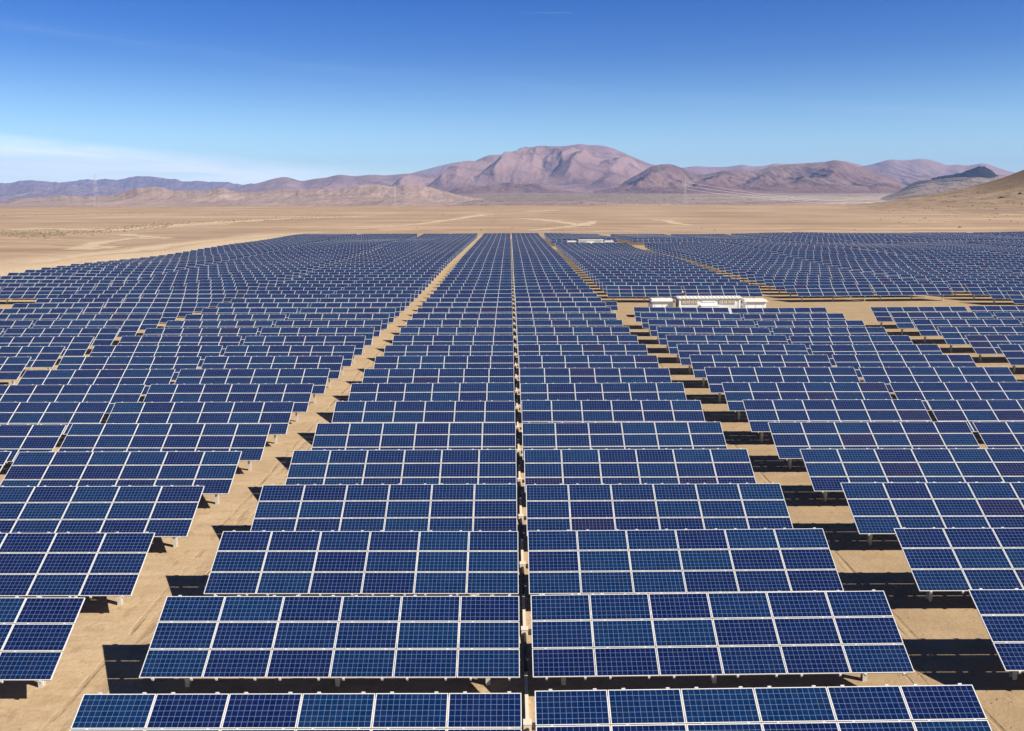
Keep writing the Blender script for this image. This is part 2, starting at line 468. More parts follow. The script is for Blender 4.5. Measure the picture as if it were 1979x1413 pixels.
def ridge_mesh(name, pix, dist, front, back, mat, base=0., seed=1, gul=.35, lam=900., pw=1.5, spurs=(), res=2.2, rows=120, brows=26, jag=0.):
    q = np.array([at_dist(a, b, dist) for a, b in pix])
    x0, x1 = q[0, 0], q[-1, 0]
    nx = int((x1 - x0) / (dist / F * res)); xs = np.linspace(x0, x1, nx)
    H = np.interp(xs, q[:, 0], q[:, 1])
    k = 3
    H = np.convolve(np.pad(H, k, mode='edge'), np.ones(2 * k + 1) / (2 * k + 1), 'valid')
    if jag: H = H + jag * (fbm(xs / (lam * .12), xs * 0, 3, seed + 50) - .5)
    kb = max(3, int(lam * 1.2 / (xs[1] - xs[0])))
    Hb = np.convolve(np.pad(H, kb, mode='edge'), np.hanning(2 * kb + 1) / np.hanning(2 * kb + 1).sum(), 'valid')
    v = np.r_[np.linspace(-.02, 1, rows), 1 + np.linspace(0, 1, brows)[1:]]
    ys = np.where(v <= 1, dist - front * (1 - v), dist + back * (v - 1))
    X, Y = np.meshgrid(xs, ys); V = np.meshgrid(xs, v)[1]
    X = X * (Y / dist)               # the flanks narrow towards the viewer like a real amphitheatre of slopes
    v1 = np.clip(V, 0, 1)
    wx = X + lam * .9 * (fbm(X / lam / 1.7, Y / lam / 1.7, 3, seed + 7) - .5) * (1 - v1)
    if base is None: base = fan_z(X, Y) - 8
    R = .50 * ridged(wx / lam, Y / lam / 2.6, 2, seed) + .30 * ridged(wx / lam * 2.7, Y / lam / 1.2, 3, seed + 3) + .20 * ridged(wx / lam * 7, Y / lam * 2, 3, seed + 5)
    ramp = v1 ** pw
    Hm = Hb + (H - Hb) * v1 ** 1.5
    m = np.sin(np.pi * np.clip(v1, 0, 1)) ** .8
    Z = base + np.maximum(Hm - base, 0) * ramp * (1 - gul * 1.6 * (1 - R) * m)
    Z = Z + (Hb - base) * gul * .35 * (R - .5) * np.sin(np.pi * np.clip(v1 * 1.0, 0, 1)) * (1 - v1)
    for pts, amp, wl, wr in spurs:
        pts = np.array(pts, float)          # (photo column, v) along the crest
        sv = pts[:, 1]; sx = np.array([at_dist(a, 390, dist)[0] for a in pts[:, 0]])
        o = np.argsort(sv)
        cx = np.interp(v1, sv[o], sx[o]) + lam * .25 * (fbm(Y / lam * 2, X * 0, 3, seed + 31) - .5)
        d = X * dist / Y - cx
        g = np.where(d < 0, np.clip(1 + d / wl, 0, 1), np.clip(1 - d / wr, 0, 1))
        fade = sstep(sv.min() - .12, sv.min() + .12, v1) * (1 - sstep(sv.max() - .3, sv.max() - .03, v1))
        Z = Z + amp * g * fade
    bz = np.clip(V - 1, 0, 1)
    Z = Z * (1 - bz ** 1.3) + (base - 30) * bz ** 1.3
    o = tag(link(name, grid_mesh(name, X, Y, Z), mat), kind='structure')
    return o

m_far = hill_mat('far_range_rock', (.20, .13, .135), (.30, .20, .19), scale=.0004, pale=(.36, .33, .30))
m_main = hill_mat('purple_brown_rock', (.212, .130, .122), (.300, .197, .176), (.122, .078, .088), scale=.0008, pstr=.75, pale=None, det=.55)
m_main2 = hill_mat('pale_mauve_rock', (.26, .155, .150), (.33, .215, .195), scale=.0009, det=.5)
m_dark = hill_mat('brown_violet_rock', (.150, .086, .076), (.255, .160, .128), (.075, .045, .052), scale=.0012, pstr=.75, det=.7)
m_sandy = hill_mat('sandy_foothill', (.265, .188, .158), (.345, .255, .208), (.205, .145, .13), scale=.003, pstr=.5, pale=(.43, .34, .265), det=.6)
m_slag = hill_mat('dark_mine_spoil', (.012, .012, .018), (.022, .022, .03), scale=.004)
m_fan = hill_mat('alluvial_gravel', (.215, .155, .125), (.265, .195, .155), scale=.0007, stretch=4., pale=(.44, .34, .26), det=.7)

# salt-pale washes in the gravel fan, widest towards the mine on the right
def add_washes(m):
    nt = m.node_tree; n = N(nt)
    b = [q for q in nt.nodes if q.type == 'BSDF_PRINCIPLED'][0]
    src = b.inputs['Base Color'].links[0].from_socket
    tc = n.node('ShaderNodeTexCoord').outputs['Object']
    sep = n.node('ShaderNodeSeparateXYZ'); n.put(sep.inputs[0], tc)
    w1 = n.noise(n.scale(tc, 1, 3., 1), .0011, 7, .68, .5)
    near = n.ramp(sep.outputs[1], 5200., 3300.)
    right = n.math('MULTIPLY', n.ramp(sep.outputs[0], 700., 1700.), n.ramp(sep.outputs[1], 8500., 5200.))
    k = n.math('MAXIMUM', n.math('MULTIPLY', near, n.ramp(w1, .50, .60)), n.math('MULTIPLY', right, n.ramp(w1, .38, .58)))
    n.put(b.inputs['Base Color'], n.mix(n.math('MULTIPLY', k, .85), src, (.52, .42, .34)))
add_washes(m_fan)

# far bluish range on the left
ridge_mesh('far_mountains', [(-700, 350), (-300, 340), (0, 352.7), (20, 353), (50, 349), (70, 348), (93, 351), (117, 353), (143, 349), (167, 346), (187, 347),
            (233, 347), (247, 341.7), (260, 339.7), (280, 340.7), (310, 345), (333, 346), (360, 351), (377, 349), (400, 352.7), (433, 352),
            (467, 356), (493, 355), (540, 358), (620, 362), (700, 370)], 23000, 6000, 4500, m_far, base=-100, seed=3, gul=.5, lam=1500, pw=1.1, jag=60)
ridge_mesh('far_foothills', [(-700, 366), (-200, 360), (0, 358), (60, 357), (120, 358), (160, 357), (200, 361), (240, 364), (300, 366), (380, 370), (470, 378)], 18500, 4500, 3000, m_far, base=-60, seed=4, gul=.5, lam=1100, pw=1.1, jag=50)
# pale peak behind the main mountain
ridge_mesh('rear_mountain', [(740, 352), (787, 337), (803, 332.7), (833, 325), (860, 318), (880, 314), (893, 312.3), (907, 316), (940, 326), (1000, 345)], 21000, 5000, 4000, m_main2, base=0, seed=9, gul=.3, lam=1600, pw=1.2)
# hills behind the right-hand range
ridge_mesh('rear_hills', [(1230, 345), (1290, 330), (1319, 324), (1346, 321), (1369, 323), (1402, 322.7), (1420, 320.5), (1436, 317.7), (1452, 321.7), (1479, 321),
            (1496, 316), (1526, 317), (1580, 314), (1629, 310.7), (1649, 315), (1669, 320), (1700, 335)], 18000, 4500, 4000, m_main2, base=60, seed=12, gul=.3, lam=1300, pw=1.2)
ridge_mesh('right_mountains', [(1600, 345), (1640, 328), (1669, 320.7), (1686, 317.7), (1706, 311.7), (1722, 308), (1742, 310), (1758, 309.5), (1776, 307), (1792, 307.7),
            (1812, 313), (1832, 320), (1852, 317.7), (1866, 320.7), (1886, 317.7), (1902, 315), (1919, 321), (1939, 328), (1956, 333), (1990, 338), (2100, 325), (2300, 310), (2700, 330)],
           17000, 4500, 4000, m_main, base=100, seed=14, gul=.42, lam=1150, pw=1.15)
# the big mountain in the middle with its long left shoulder
SP = [([(1120, .9), (1108, .76), (1098, .6), (1085, .43)], 200, 330, 420),
      ([(1046, .97), (1020, .75), (985, .55), (955, .38)], 300, 330, 1000),
      ([(950, .97), (915, .75), (880, .55), (850, .35)], 210, 300, 800),
      ([(1175, .8), (1150, .62), (1125, .48), (1095, .33)], 230, 340, 700),
      ([(1235, .85), (1215, .6), (1180, .4)], 170, 300, 500), ([(1205, .5), (1185, .35), (1160, .2)], 90, 200, 400),
      ([(660, .95), (645, .7), (630, .5)], 90, 200, 300), ([(745, .95), (720, .7), (690, .5)], 90, 200, 350), ([(820, .9), (800, .65), (770, .45)], 110, 220, 350)]
ridge_mesh('main_mountain', [(430, 368), (470, 360), (487, 356), (500, 354), (527, 345.7), (547, 341.7), (560, 343), (573, 348), (583, 350.7), (607, 345.7), (633, 343),
            (647, 339), (660, 337), (672, 339.5), (687, 340.7), (720, 337.3), (743, 339.3), (787, 335.5), (830, 337), (852, 336), (873, 331.7), (890, 325),
            (907, 318), (927, 306.7), (947, 299), (960, 299.5), (973, 299), (993, 294), (1020, 288), (1037, 284), (1060, 282.7), (1090, 282.7),
            (1103, 280.7), (1123, 278), (1137, 280.7), (1160, 280.7), (1180, 285), (1200, 293), (1220, 301.7), (1240, 310), (1257, 317), (1280, 323),
            (1310, 331), (1360, 342), (1420, 355)], 15000, 5200, 4500, m_main, base=None, seed=20, gul=.31, lam=1100, pw=1.15, spurs=SP, rows=170)
# right-hand brown hills
ridge_mesh('brown_hills', [(1150, 372), (1195, 358), (1225, 341), (1240, 333), (1257, 322), (1277, 317.5), (1293, 316.7), (1307, 320), (1320, 326), (1335, 332), (1352, 338), (1372, 336),
            (1396, 330), (1415, 328.5), (1436, 328), (1452, 330), (1469, 329), (1480, 325), (1492, 321.7), (1526, 317.7), (1566, 315), (1596, 313), (1612, 309),
            (1629, 311.7), (1652, 320), (1679, 328), (1706, 337), (1732, 348), (1752, 358), (1775, 371), (1800, 380)], 11000, 2900, 3000, m_dark, base=None, seed=33, gul=.62, lam=560, pw=1.0,
           spurs=[([(1285, .97), (1262, .7), (1235, .45)], 60, 260, 300), ([(1400, .95), (1392, .7), (1370, .4)], 55, 230, 330), ([(1612, .97), (1600, .7), (1592, .4)], 70, 420, 420),
                  ([(1500, .95), (1478, .7), (1455, .4)], 50, 200, 260)], rows=150)
ridge_mesh('brown_knoll', [(1655, 372), (1678, 362), (1690, 355), (1710, 353), (1730, 354.5), (1750, 362), (1775, 372)], 8800, 700, 900, m_dark, base=None, seed=35, gul=.3, lam=300, pw=1.0, rows=60)
ridge_mesh('grey_mound', [(1672, 401), (1690, 389), (1700, 384), (1715, 383.5), (1730, 389), (1745, 398)], 5200, 300, 400, m_slag, base=None, seed=36, gul=.2, lam=150, pw=1.0, rows=40)
ridge_mesh('low_ridge', [(840, 388), (870, 368), (890, 361), (915, 366), (950, 357), (985, 352), (1005, 357), (1030, 354), (1055, 361), (1090, 366), (1130, 374)], 9800, 900, 900, m_dark, base=None, seed=41, gul=.3, lam=420, pw=1.1, rows=60)
# pale mine terraces and the dark spoil heap
m_mine = hill_mat('mine_terrace_rock', (.25, .19, .16), (.32, .25, .205), (.038, .036, .045), scale=.0026, stretch=1.3, pstr=.75, pth=.55, pale=(.50, .42, .35), det=1.)
ridge_mesh('mine_terraces', [(1600, 402), (1660, 394), (1705, 383), (1735, 371), (1758, 357), (1775, 348), (1810, 343), (1850, 339), (1890, 336), (1930, 338), (1960, 341), (2020, 340), (2150, 335), (2400, 345)], 7000, 2700, 1200, m_mine, base=None, seed=44, gul=.3, lam=260, pw=.8)
ridge_mesh('spoil_heap', [(1800, 345), (1819, 340), (1846, 337), (1866, 331), (1886, 323), (1899, 320.7), (1909, 324), (1919, 331.7), (1931, 341.7), (1940, 348)], 6850, 420, 500, m_slag, base=120, seed=45, gul=.2, lam=160, pw=.8, rows=60, jag=10)
# sandy foothills on the left
ridge_mesh('sandy_foothills', [(-800, 384), (-400, 376), (-150, 385), (0, 391.7), (20, 386.7), (45, 383), (70, 380.7), (97, 380.7), (123, 377.7), (140, 380), (167, 380.7), (213, 377.7), (233, 374),
            (253, 367.3), (267, 362), (275, 363), (283, 364), (293, 361), (307, 361.7), (320, 365.7), (333, 366.7), (353, 369), (373, 366.7), (400, 368), (415, 366), (430, 364), (443, 367),
            (467, 371.7), (500, 370.7), (533, 366.7), (567, 367), (600, 365), (660, 365), (703, 358), (727, 358), (760, 360), (787, 358), (810, 358), (833, 363),
            (860, 370), (893, 378), (927, 384), (960, 391)], 5600, 1500, 1500, m_sandy, base=-12, seed=52, gul=.44, lam=380, pw=1.05, jag=12, rows=150)


fx = np.linspace(-14000, 16000, 360); fy = np.r_[np.linspace(1900, 9000, 150), np.linspace(9000, 27500, 40)[1:]]
FX, FY = np.meshgrid(fx, fy)
tag(link('alluvial_plain', grid_mesh('alluvial_plain', FX, FY, fan_z(FX, FY)), m_fan), kind='structure')

# ------------------------------------------------------------------ solar tables
TILT = .52015
ct, st = math.cos(TILT), math.sin(TILT)
MW, MH, GU, GV = 1.956, .992, .022, .025
TW, TS = 6 * MW + 5 * GU, 3 * MH + 2 * GV
LOW = .985                       # clearance of the lower edge
HC = LOW + TS / 2 * st
D0, PITCH = 22.746, 6.0495
PX = [-4.9, 0., 4.9]


def slope_xf(x, s, z):           # table-local (across, up the slope, off the plane) -> root frame
    return (x, s * ct - z * st, HC + s * st + z * ct)


def mod_pos(i, j):               # i column 0..5, j row 0 bottom .. 2 top
    return (-TW / 2 + MW / 2 + i * (MW + GU), -TS / 2 + MH / 2 + j * (MH + GV))


U0, V0 = (MW - 12 * CELL) / 2, (MH - 6 * CELL) / 2
def ring(b, x, y, w, z1, z0, m):
    o = [(-x, -y), (x, -y), (x, y), (-x, y)]; i_ = [(-x + w, -y + w), (x - w, -y + w), (x - w, y - w), (-x + w, y - w)]
    for k in range(4):
        l = (k + 1) % 4
        b.quad([(*o[k], z1), (*o[l], z1), (*i_[l], z1), (*i_[k], z1)], m)
        b.quad([(*o[l], z1), (*o[k], z1), (*o[k], z0), (*o[l], z0)], m)
        b.quad([(*i_[k], z1), (*i_[l], z1), (*i_[l], z0), (*i_[k], z0)], m)
        b.quad([(*o[k], z0), (*i_[k], z0), (*i_[l], z0), (*o[l], z0)], m)


def laminate(b, w, z1, z0):
    x, y = MW / 2 - w, MH / 2 - w
    q = [(-x, -y), (x, -y), (x, y), (-x, y)]
    b.quad([(*p, z1) for p in q], 0, [(p[0] + MW / 2 - U0, p[1] + MH / 2 - V0) for p in q])
    b.quad([(*p, z0) for p in reversed(q)], 1)


FWID = .023
b = MB(); laminate(b, FWID - .002, -.004, -.010); ME_LAM = b.mesh('solar_module'); [ME_LAM.materials.append(m) for m in (M_CELL, M_BACK)]
b = MB(); ring(b, MW / 2, MH / 2, FWID, 0., -.04, 0); ME_FRAME = b.mesh('module_frame'); ME_FRAME.materials.append(M_ALU)
b = MB(); laminate(b, FWID - .002, -.004, -.010); ring(b, MW / 2, MH / 2, FWID, 0., -.04, 2); ME_MOD = b.mesh('solar_module_whole'); [ME_MOD.materials.append(m) for m in (M_CELL, M_BACK, M_ALU)]
# rail under the modules: runs up the slope, both ends stick out, with clamps in the seams
b = MB()
b.box(-.03, .03, -TS / 2 - .055, TS / 2 + .05, -.095, -.0415)
b.box(-.05, .05, TS / 2 + .004, TS / 2 + .045, -.041, .004); b.box(-.035, .035, -TS / 2 - .05, -TS / 2 - .004, -.041, -.004)
for k in (-1, 1): b.box(-.03, .03, k * (MH + GV) / 2 - .011, k * (MH + GV) / 2 + .011, -.041, .003)
ME_RAIL = b.mesh('rail'); ME_RAIL.materials.append(M_GALV)
b = MB(); b.box(-TW / 2 + .1, TW / 2 - .1, -.04, .04, -.215, -.0965); ME_PURLIN = b.mesh('purlin'); ME_PURLIN.materials.append(M_GALV)
b = MB(); b.box(-.05, .05, -1.05, 1.05, -.345, -.2165); ME_BEAM = b.mesh('beam'); ME_BEAM.materials.append(M_GALV)
b = MB()
for s_ in (-1, 1): b.box(-.075, .075, s_ * .09 - .006, s_ * .09 + .006, -.6, HC - .30)
b.box(-.006, .006, -.084, .084, -.6, HC - .30); ME_POST = b.mesh('post'); ME_POST.materials.append(M_GALV)
b = MB(); b.bar((0, .09, .75), slope_xf(0, .85, -.33), .05, .05); ME_BRACE = b.mesh('brace'); ME_BRACE.materials.append(M_GALV)
RAILX = []
for i in range(6):
    for q in (.43, 1.63): RAILX.append(-TW / 2 + i * (MW + GU) + q)
b = MB()
for x in RAILX:
    f = lambda X, S, Z, x=x: slope_xf(X + x, S, Z)
    b.box(-.03, .03, -TS / 2 - .055, TS / 2 + .05, -.095, -.0415, 0, f); b.box(-.05, .05, TS / 2 + .004, TS / 2 + .045, -.041, .004, 0, f)
for s_ in (-.72, .72): b.box(-TW / 2 + .1, TW / 2 - .1, s_ - .04, s_ + .04, -.215, -.0965, 0, slope_xf)
for x in PX: b.box(x - .05, x + .05, -1.05, 1.05, -.345, -.2165, 0, slope_xf)
ME_RACK = b.mesh('mounting_frame'); ME_RACK.materials.append(M_GALV)


def proto_table(tier):
    root = empty('solar_table', (0, 0, 0))
    rot = (TILT, 0, 0)
    def add(name, me, loc, rot=(0, 0, 0), parent=root):
        o = bpy.data.objects.new(name, me); COL.objects.link(o); o.parent = parent; o.location = loc; o.rotation_euler = rot
        return o
    for j in range(3):
        for i in range(6):
            x, s = mod_pos(i, j)
            o = add('solar_module', ME_LAM if tier == 0 else ME_MOD, slope_xf(x, s, 0), rot)
            if tier == 0: add('module_frame', ME_FRAME, (0, 0, 0), (0, 0, 0), o)
    for x in PX: add('post', ME_POST, (x, 0, 0))
    if tier == 0:
        for x in RAILX: add('rail', ME_RAIL, slope_xf(x, 0, 0), rot)
        for s_ in (-.72, .72): add('purlin', ME_PURLIN, slope_xf(0, s_, 0), rot)
        for x in PX: add('beam', ME_BEAM, slope_xf(x, 0, 0), rot); add('brace', ME_BRACE, (x, 0, 0))
    else:
        add('mounting_frame', ME_RACK, (0, 0, 0))
    return root


def tint_of(px_seed):
    r = random.random()
    if r < purple_here: return .93 + .06 * random.random()
    return random.random() ** 1.2 * .85


def copy_tree(o, parent=None):
    c = o.copy(); COL.objects.link(c); c.parent = parent
    for ch in o.children: copy_tree(ch, c)
    return c


# layout: columns of tables (left edge), rows counted away from the camera
COLS = []   # (key, left edge X, phrase)
COLS += [('L1', -11.628, 'just left of the narrow central gap'), ('R1', .633, 'just right of the narrow central gap')]
x = -14.378
for k, gap in ((2, .40), (3, 2.75), (4, .40), (5, 2.75), (6, .40), (7, 0)):
    COLS.append((f'L{k}', x - TW, k)); x -= TW + gap
x = 15.297
for k in range(2, 20, 2):
    COLS.append((f'R{k}', x, k)); COLS.append((f'R{k+1}', x + TW + .40, k + 1)); x += 2 * TW + .40 + (5.55 if k == 2 else 2.8)
NROWS = 65


def missing(key, n):
    side, k = key[0], int(key[1:])
    if side == 'R' and 2 <= k <= 5: return 16 <= n <= 19 or 48 <= n <= 51
    if side == 'R' and k >= 6: return 16 <= n <= 17 or 48 <= n <= 50
    if side == 'L' and k >= 6: return 16 <= n <= 19
    return False


tables = []
for key, xl, ph in COLS:
    for n in range(NROWS):
        if missing(key, n): continue
        y = D0 + n * PITCH - TS / 2 * ct
        xc = xl + TW / 2 - .0019 * max(0, y - 40)
        if key[0] == 'R' and int(key[1:]) >= 2 and n >= 18: xc -= .25
        pts = [proj(xc + u * TW / 2, y + v * TS / 2 * ct, HC + v * TS / 2 * st) for u in (-1, 1) for v in (-1, 1)]
        px = [p[0] for p in pts]; py = [p[1] for p in pts]
        m = 60 + 9 * F / y
        if max(px) < -m or min(px) > W0 + m or min(py) > H0 + 40: continue
        vx = max(0, min(max(px), W0) - max(min(px), 0))
        y2 = D0 + (n - 1) * PITCH
        lim = proj(xc, y2, HC + TS / 2 * st)[1] if (n > 0 and not missing(key, n - 1)) else max(py)
        vy = max(0, min(max(py), lim, H0) - min(py))
        tables.append([vx * vy, key, n, xc, y, vx])
tables.sort(key=lambda t: -t[0])
near, rest = tables[:300], tables[300:]

ORD = ['zeroth', 'first', 'second', 'third', 'fourth', 'fifth', 'sixth', 'seventh', 'eighth', 'ninth', 'tenth', 'eleventh', 'twelfth', 'thirteenth',
       'fourteenth', 'fifteenth', 'sixteenth', 'seventeenth', 'eighteenth', 'nineteenth', 'twentieth']
TENS = {2: 'twenty', 3: 'thirty', 4: 'forty', 5: 'fifty', 6: 'sixty'}
def ordinal(n):
    if n <= 20: return ORD[n]
    t, u = divmod(n, 10)
    return TENS[t][:-1] + 'ieth' if u == 0 else TENS[t] + '-' + ORD[u]


def where(key):
    s, k = key[0], int(key[1:])
    if key == 'L1': return 'just left of the narrow central gap'
    if key == 'R1': return 'just right of the narrow central gap'
    if key == 'L2': return 'just left of the pale sandy lane'
    if key == 'R2': return 'just right of the shadow-striped lane'
    if s == 'L': return f'{ORD[k-1]} left of the pale sandy lane'
    return f'{ORD[k-1]} right of the shadow-striped lane'


def rowphrase(key, n):
    s, k = key[0], int(key[1:])
    first = {'R': 20 if k <= 5 else 18, 'L': 20}[s]
    if missing(key, 16) and n >= first: return f'{ordinal(n - first + 1)} row past the bare yard'
    return f'{ordinal(n + 1)} row back'


def roll_of(xc, y):
    return -math.atan2(float(gz(xc + 5, y)) - float(gz(xc - 5, y)), 10.)

protos = {}
TN = .009                                                        # small setting-out errors
for idx, (area, key, n, xc, y, vx) in enumerate(near):
    tier = 0 if idx < 46 else 1
    pos = (xc + random.uniform(-.02, .02), y + random.uniform(-.02, .02), float(gz(xc, y)) + random.uniform(-.03, .03))
    rot = (random.gauss(0, TN), roll_of(xc, y) + random.gauss(0, .0022), 0)
    if tier not in protos:
        protos[tier] = proto_table(tier); r = protos[tier]
    else:
        r = copy_tree(protos[tier])
    r.location = pos; r.rotation_euler = rot
    purple_here = .012 if key[0] == 'L' else (.02 if key == 'R1' else .05)
    if key[0] == 'R' and key != 'R1' and random.random() < .12: purple_here = .3
    npur = 0
    for ch in r.children:
        if ch.name.startswith('solar_module'):
            t = tint_of(0); ch.color = (t, 0, 0, 1)
            npur += t > .9
    look = 'blue solar table' if npur < 3 else 'purplish solar table'
    tag(r, f'{look}, {rowphrase(key, n)}, {where(key)}', 'solar array', 'solar tables standing in rows on the sand')

# loose stones in the lanes
b = MB()
for _ in range(1500):
    y = 22 + 90 * random.random() ** 1.6
    x0, x1 = random.choice(((-14.6, -11.4), (12.3, 15.5), (12.3, 15.5), (.1, .75), (39.2, 45.)))
    x = random.uniform(x0, x1); z = float(gz(x, y)); r_ = random.uniform(.012, .04) * (2. if random.random() < .06 else 1)
    k = len(b.v)
    for q in ((1, 0, 0), (0, 1, 0), (-1, 0, 0), (0, -1, 0), (0, 0, .8)):
        b.v.append((x + q[0] * r_ * random.uniform(.7, 1.4), y + q[1] * r_ * random.uniform(.7, 1.4), z - .005 + q[2] * r_ * random.uniform(.7, 1.3)))
    for q in range(4): b.f.append((k + q, k + (q + 1) % 4, k + 4)); b.m.append(0)
tag(b.build('lane_stones', M_STONE), 'small stones strewn over the sandy lanes between tables', 'stones', kind='stuff')

# the many small tables farther off: one object
def far_tables(rest):
    V, Fc, MI, UV, TI = [], [], [], [], []
    k = 0
    lam = np.array([(-1, -1), (1, -1), (1, 1), (-1, 1)]) * [MW / 2 - FWID + .002, MH / 2 - FWID + .002]
    luv = lam + [MW / 2 - U0, MH / 2 - V0]
    out = np.array([(-1, -1), (1, -1), (1, 1), (-1, 1)]) * [MW / 2, MH / 2]; inn = out - np.sign(out) * FWID
    global purple_here
    for area, key, n, xc, y, vx in rest:
        z0 = float(gz(xc, y)) + random.uniform(-.02, .02); ro = roll_of(xc, y); dt = random.gauss(0, TN)
        c_, s_ = math.cos(TILT + dt), math.sin(TILT + dt)
        ddx = random.uniform(-.03, .03)
        def xf(P):
            P = np.asarray(P, float)
            return np.stack([xc + ddx + P[:, 0], y + P[:, 1] * c_ - P[:, 2] * s_, z0 + HC + P[:, 1] * s_ + P[:, 2] * c_ - P[:, 0] * math.sin(ro)], -1)
        purple_here = .03 if key[0] == 'L' else .06
        if random.random() < .1: purple_here = .3
        for j in range(3):
            for i in range(6):
                mx, ms = mod_pos(i, j); t = tint_of(0)
                P = np.c_[lam + [mx, ms], np.full(4, -.004)]
                V.append(xf(P)); Fc.append([k, k + 1, k + 2, k + 3]); MI.append(0); UV.append(luv); TI.append(t); k += 4
                for a in range(4):
                    b_ = (a + 1) % 4
                    P = np.r_[[out[a]], [out[b_]], [inn[b_]], [inn[a]]] + [mx, ms]
                    V.append(xf(np.c_[P, np.zeros(4)])); Fc.append([k, k + 1, k + 2, k + 3]); MI.append(1); UV.append(np.zeros((4, 2))); TI.append(0); k += 4
        # edges and back of the table
        A = [(-TW / 2, -TS / 2), (TW / 2, -TS / 2), (TW / 2, TS / 2), (-TW / 2, TS / 2)]
        for a in range(4):
            b_ = (a + 1) % 4
            P = [(*A[a], 0), (*A[b_], 0), (*A[b_], -.04), (*A[a], -.04)]
            V.append(xf(P)); Fc.append([k, k + 3, k + 2, k + 1]); MI.append(1); UV.append(np.zeros((4, 2))); TI.append(0); k += 4
        V.append(xf([(*p, -.042) for p in A])); Fc.append([k + 3, k + 2, k + 1, k]); MI.append(2); UV.append(np.zeros((4, 2))); TI.append(0); k += 4
        for px in PX:
            for (ax, ay, bx, by) in ((-.07, -.09, .07, -.09), (.07, -.09, .07, .09), (.07, .09, -.07, .09), (-.07, .09, -.07, -.09)):
                q = np.array([(xc + px + ax, y + ay, z0 - .5), (xc + px + bx, y + by, z0 - .5), (xc + px + bx, y + by, z0 + HC - .06), (xc + px + ax, y + ay, z0 + HC - .06)])
                V.append(q); Fc.append([k, k + 1, k + 2, k + 3]); MI.append(3); UV.append(np.zeros((4, 2))); TI.append(0); k += 4
        for s2 in (-.72, .72):
            V.append(xf([(-TW / 2, s2, -.05), (TW / 2, s2, -.05), (TW / 2, s2, -.2), (-TW / 2, s2, -.2)])); Fc.append([k, k + 1, k + 2, k + 3]); MI.append(3); UV.append(np.zeros((4, 2))); TI.append(0); k += 4
    me = bpy.data.meshes.new('distant_solar_tables')
    co = np.concatenate(V).astype(np.float32); nf = len(Fc)
    me.vertices.add(len(co)); me.vertices.foreach_set('co', co.ravel())
    me.loops.add(nf * 4); me.loops.foreach_set('vertex_index', np.array(Fc, np.int32).ravel())
    me.polygons.add(nf); me.polygons.foreach_set('loop_start', np.arange(nf, dtype=np.int32) * 4)
    me.polygons.foreach_set('material_index', np.array(MI, np.int32))
    me.update(calc_edges=True)
    ul = me.uv_layers.new(name='UVMap'); ul.data.foreach_set('uv', np.concatenate(UV).astype(np.float32).ravel())
    at = me.attributes.new('tint', 'FLOAT', 'FACE'); at.data.foreach_set('value', np.array(TI, np.float32))
    o = link('distant_solar_tables', me, [M_CELL, M_ALU, M_BACK, M_GALV]); o.color = (0, 0, 0, 1)
    tag(o, 'far rows of blue solar tables merging towards the plain', 'solar array', kind='stuff')
far_tables(rest)

# two modules on a short rack at the end of a row, beside the cabins' yard
t = empty('small_solar_rack', (13.45, D0 + 17 * PITCH - TS / 2 * ct, float(gz(13.45, 124))))
for j in range(2):
    o = bpy.data.objects.new('solar_module', ME_MOD); COL.objects.link(o); o.parent = t
    o.location = slope_xf(0, mod_pos(0, j)[1], 0); o.rotation_euler = (TILT, 0, 0); o.color = (.15 + .2 * j, 0, 0, 1)
for s_ in (-.6, .6): o = bpy.data.objects.new('post', ME_POST); COL.objects.link(o); o.parent = t; o.location = (s_, -.25, -.35)
tag(t, 'short rack of two blue modules at a row end beside the cabin yard', 'solar array')

# ------------------------------------------------------------------ junction boxes and conduits in the gaps between paired tables
def junction_proto():
    r = empty('junction_box', (0, 0, 0))
    b = MB(); b.box(-.12, .12, -.14, .14, .0, .20); b.box(-.13, .13, -.15, .15, .2005, .225); b.build('box', M_CONC, r)
    b = MB(); b.box(.135, .27, -.12, .13, 0, .12); b.build('cable_entry', M_DARK, r)
    b = MB(); b.box(-.055, .055, .16, 3.15, .03, .12); b.build('conduit', M_CONC, r)
    b = MB(); b.tube([(.0, -.16, .08), (.01, -.8, .05), (-.01, -1.6, .05), (.0, -2.4, .05), (.0, -2.8, .06)], .055, 6); b.build('cable', M_DARK, r)
    return r
jp = None
for key, xg, cols, ph in (('C', .43, ('L1',), 'in the central gap'), ('A', -26.42, ('L2',), 'in the left gap'), ('B', 27.34, ('R2',), 'in the right gap')):
    for n in range(-1, 34 if key == 'C' else 16):
        y = D0 + n * PITCH + 2.2
        if key != 'C' and n < 3: continue
        xx = xg - .0019 * max(0, y - 40)
        if jp is None: jp = junction_proto(); r = jp
        else: r = copy_tree(jp)
        r.location = (xx, y, float(gz(xx, y)))
        ph2 = {'C': 'in the narrow central gap', 'A': 'in the first gap left of the sandy lane', 'B': 'in the first gap right of the striped lane'}[key]
        w_ = 'before the front row' if n < 0 else f'behind the {ordinal(n + 1)} row'
        tag(r, f'pale junction box {ph2}, {w_}', 'junction box', 'junction boxes in the gaps between tables')

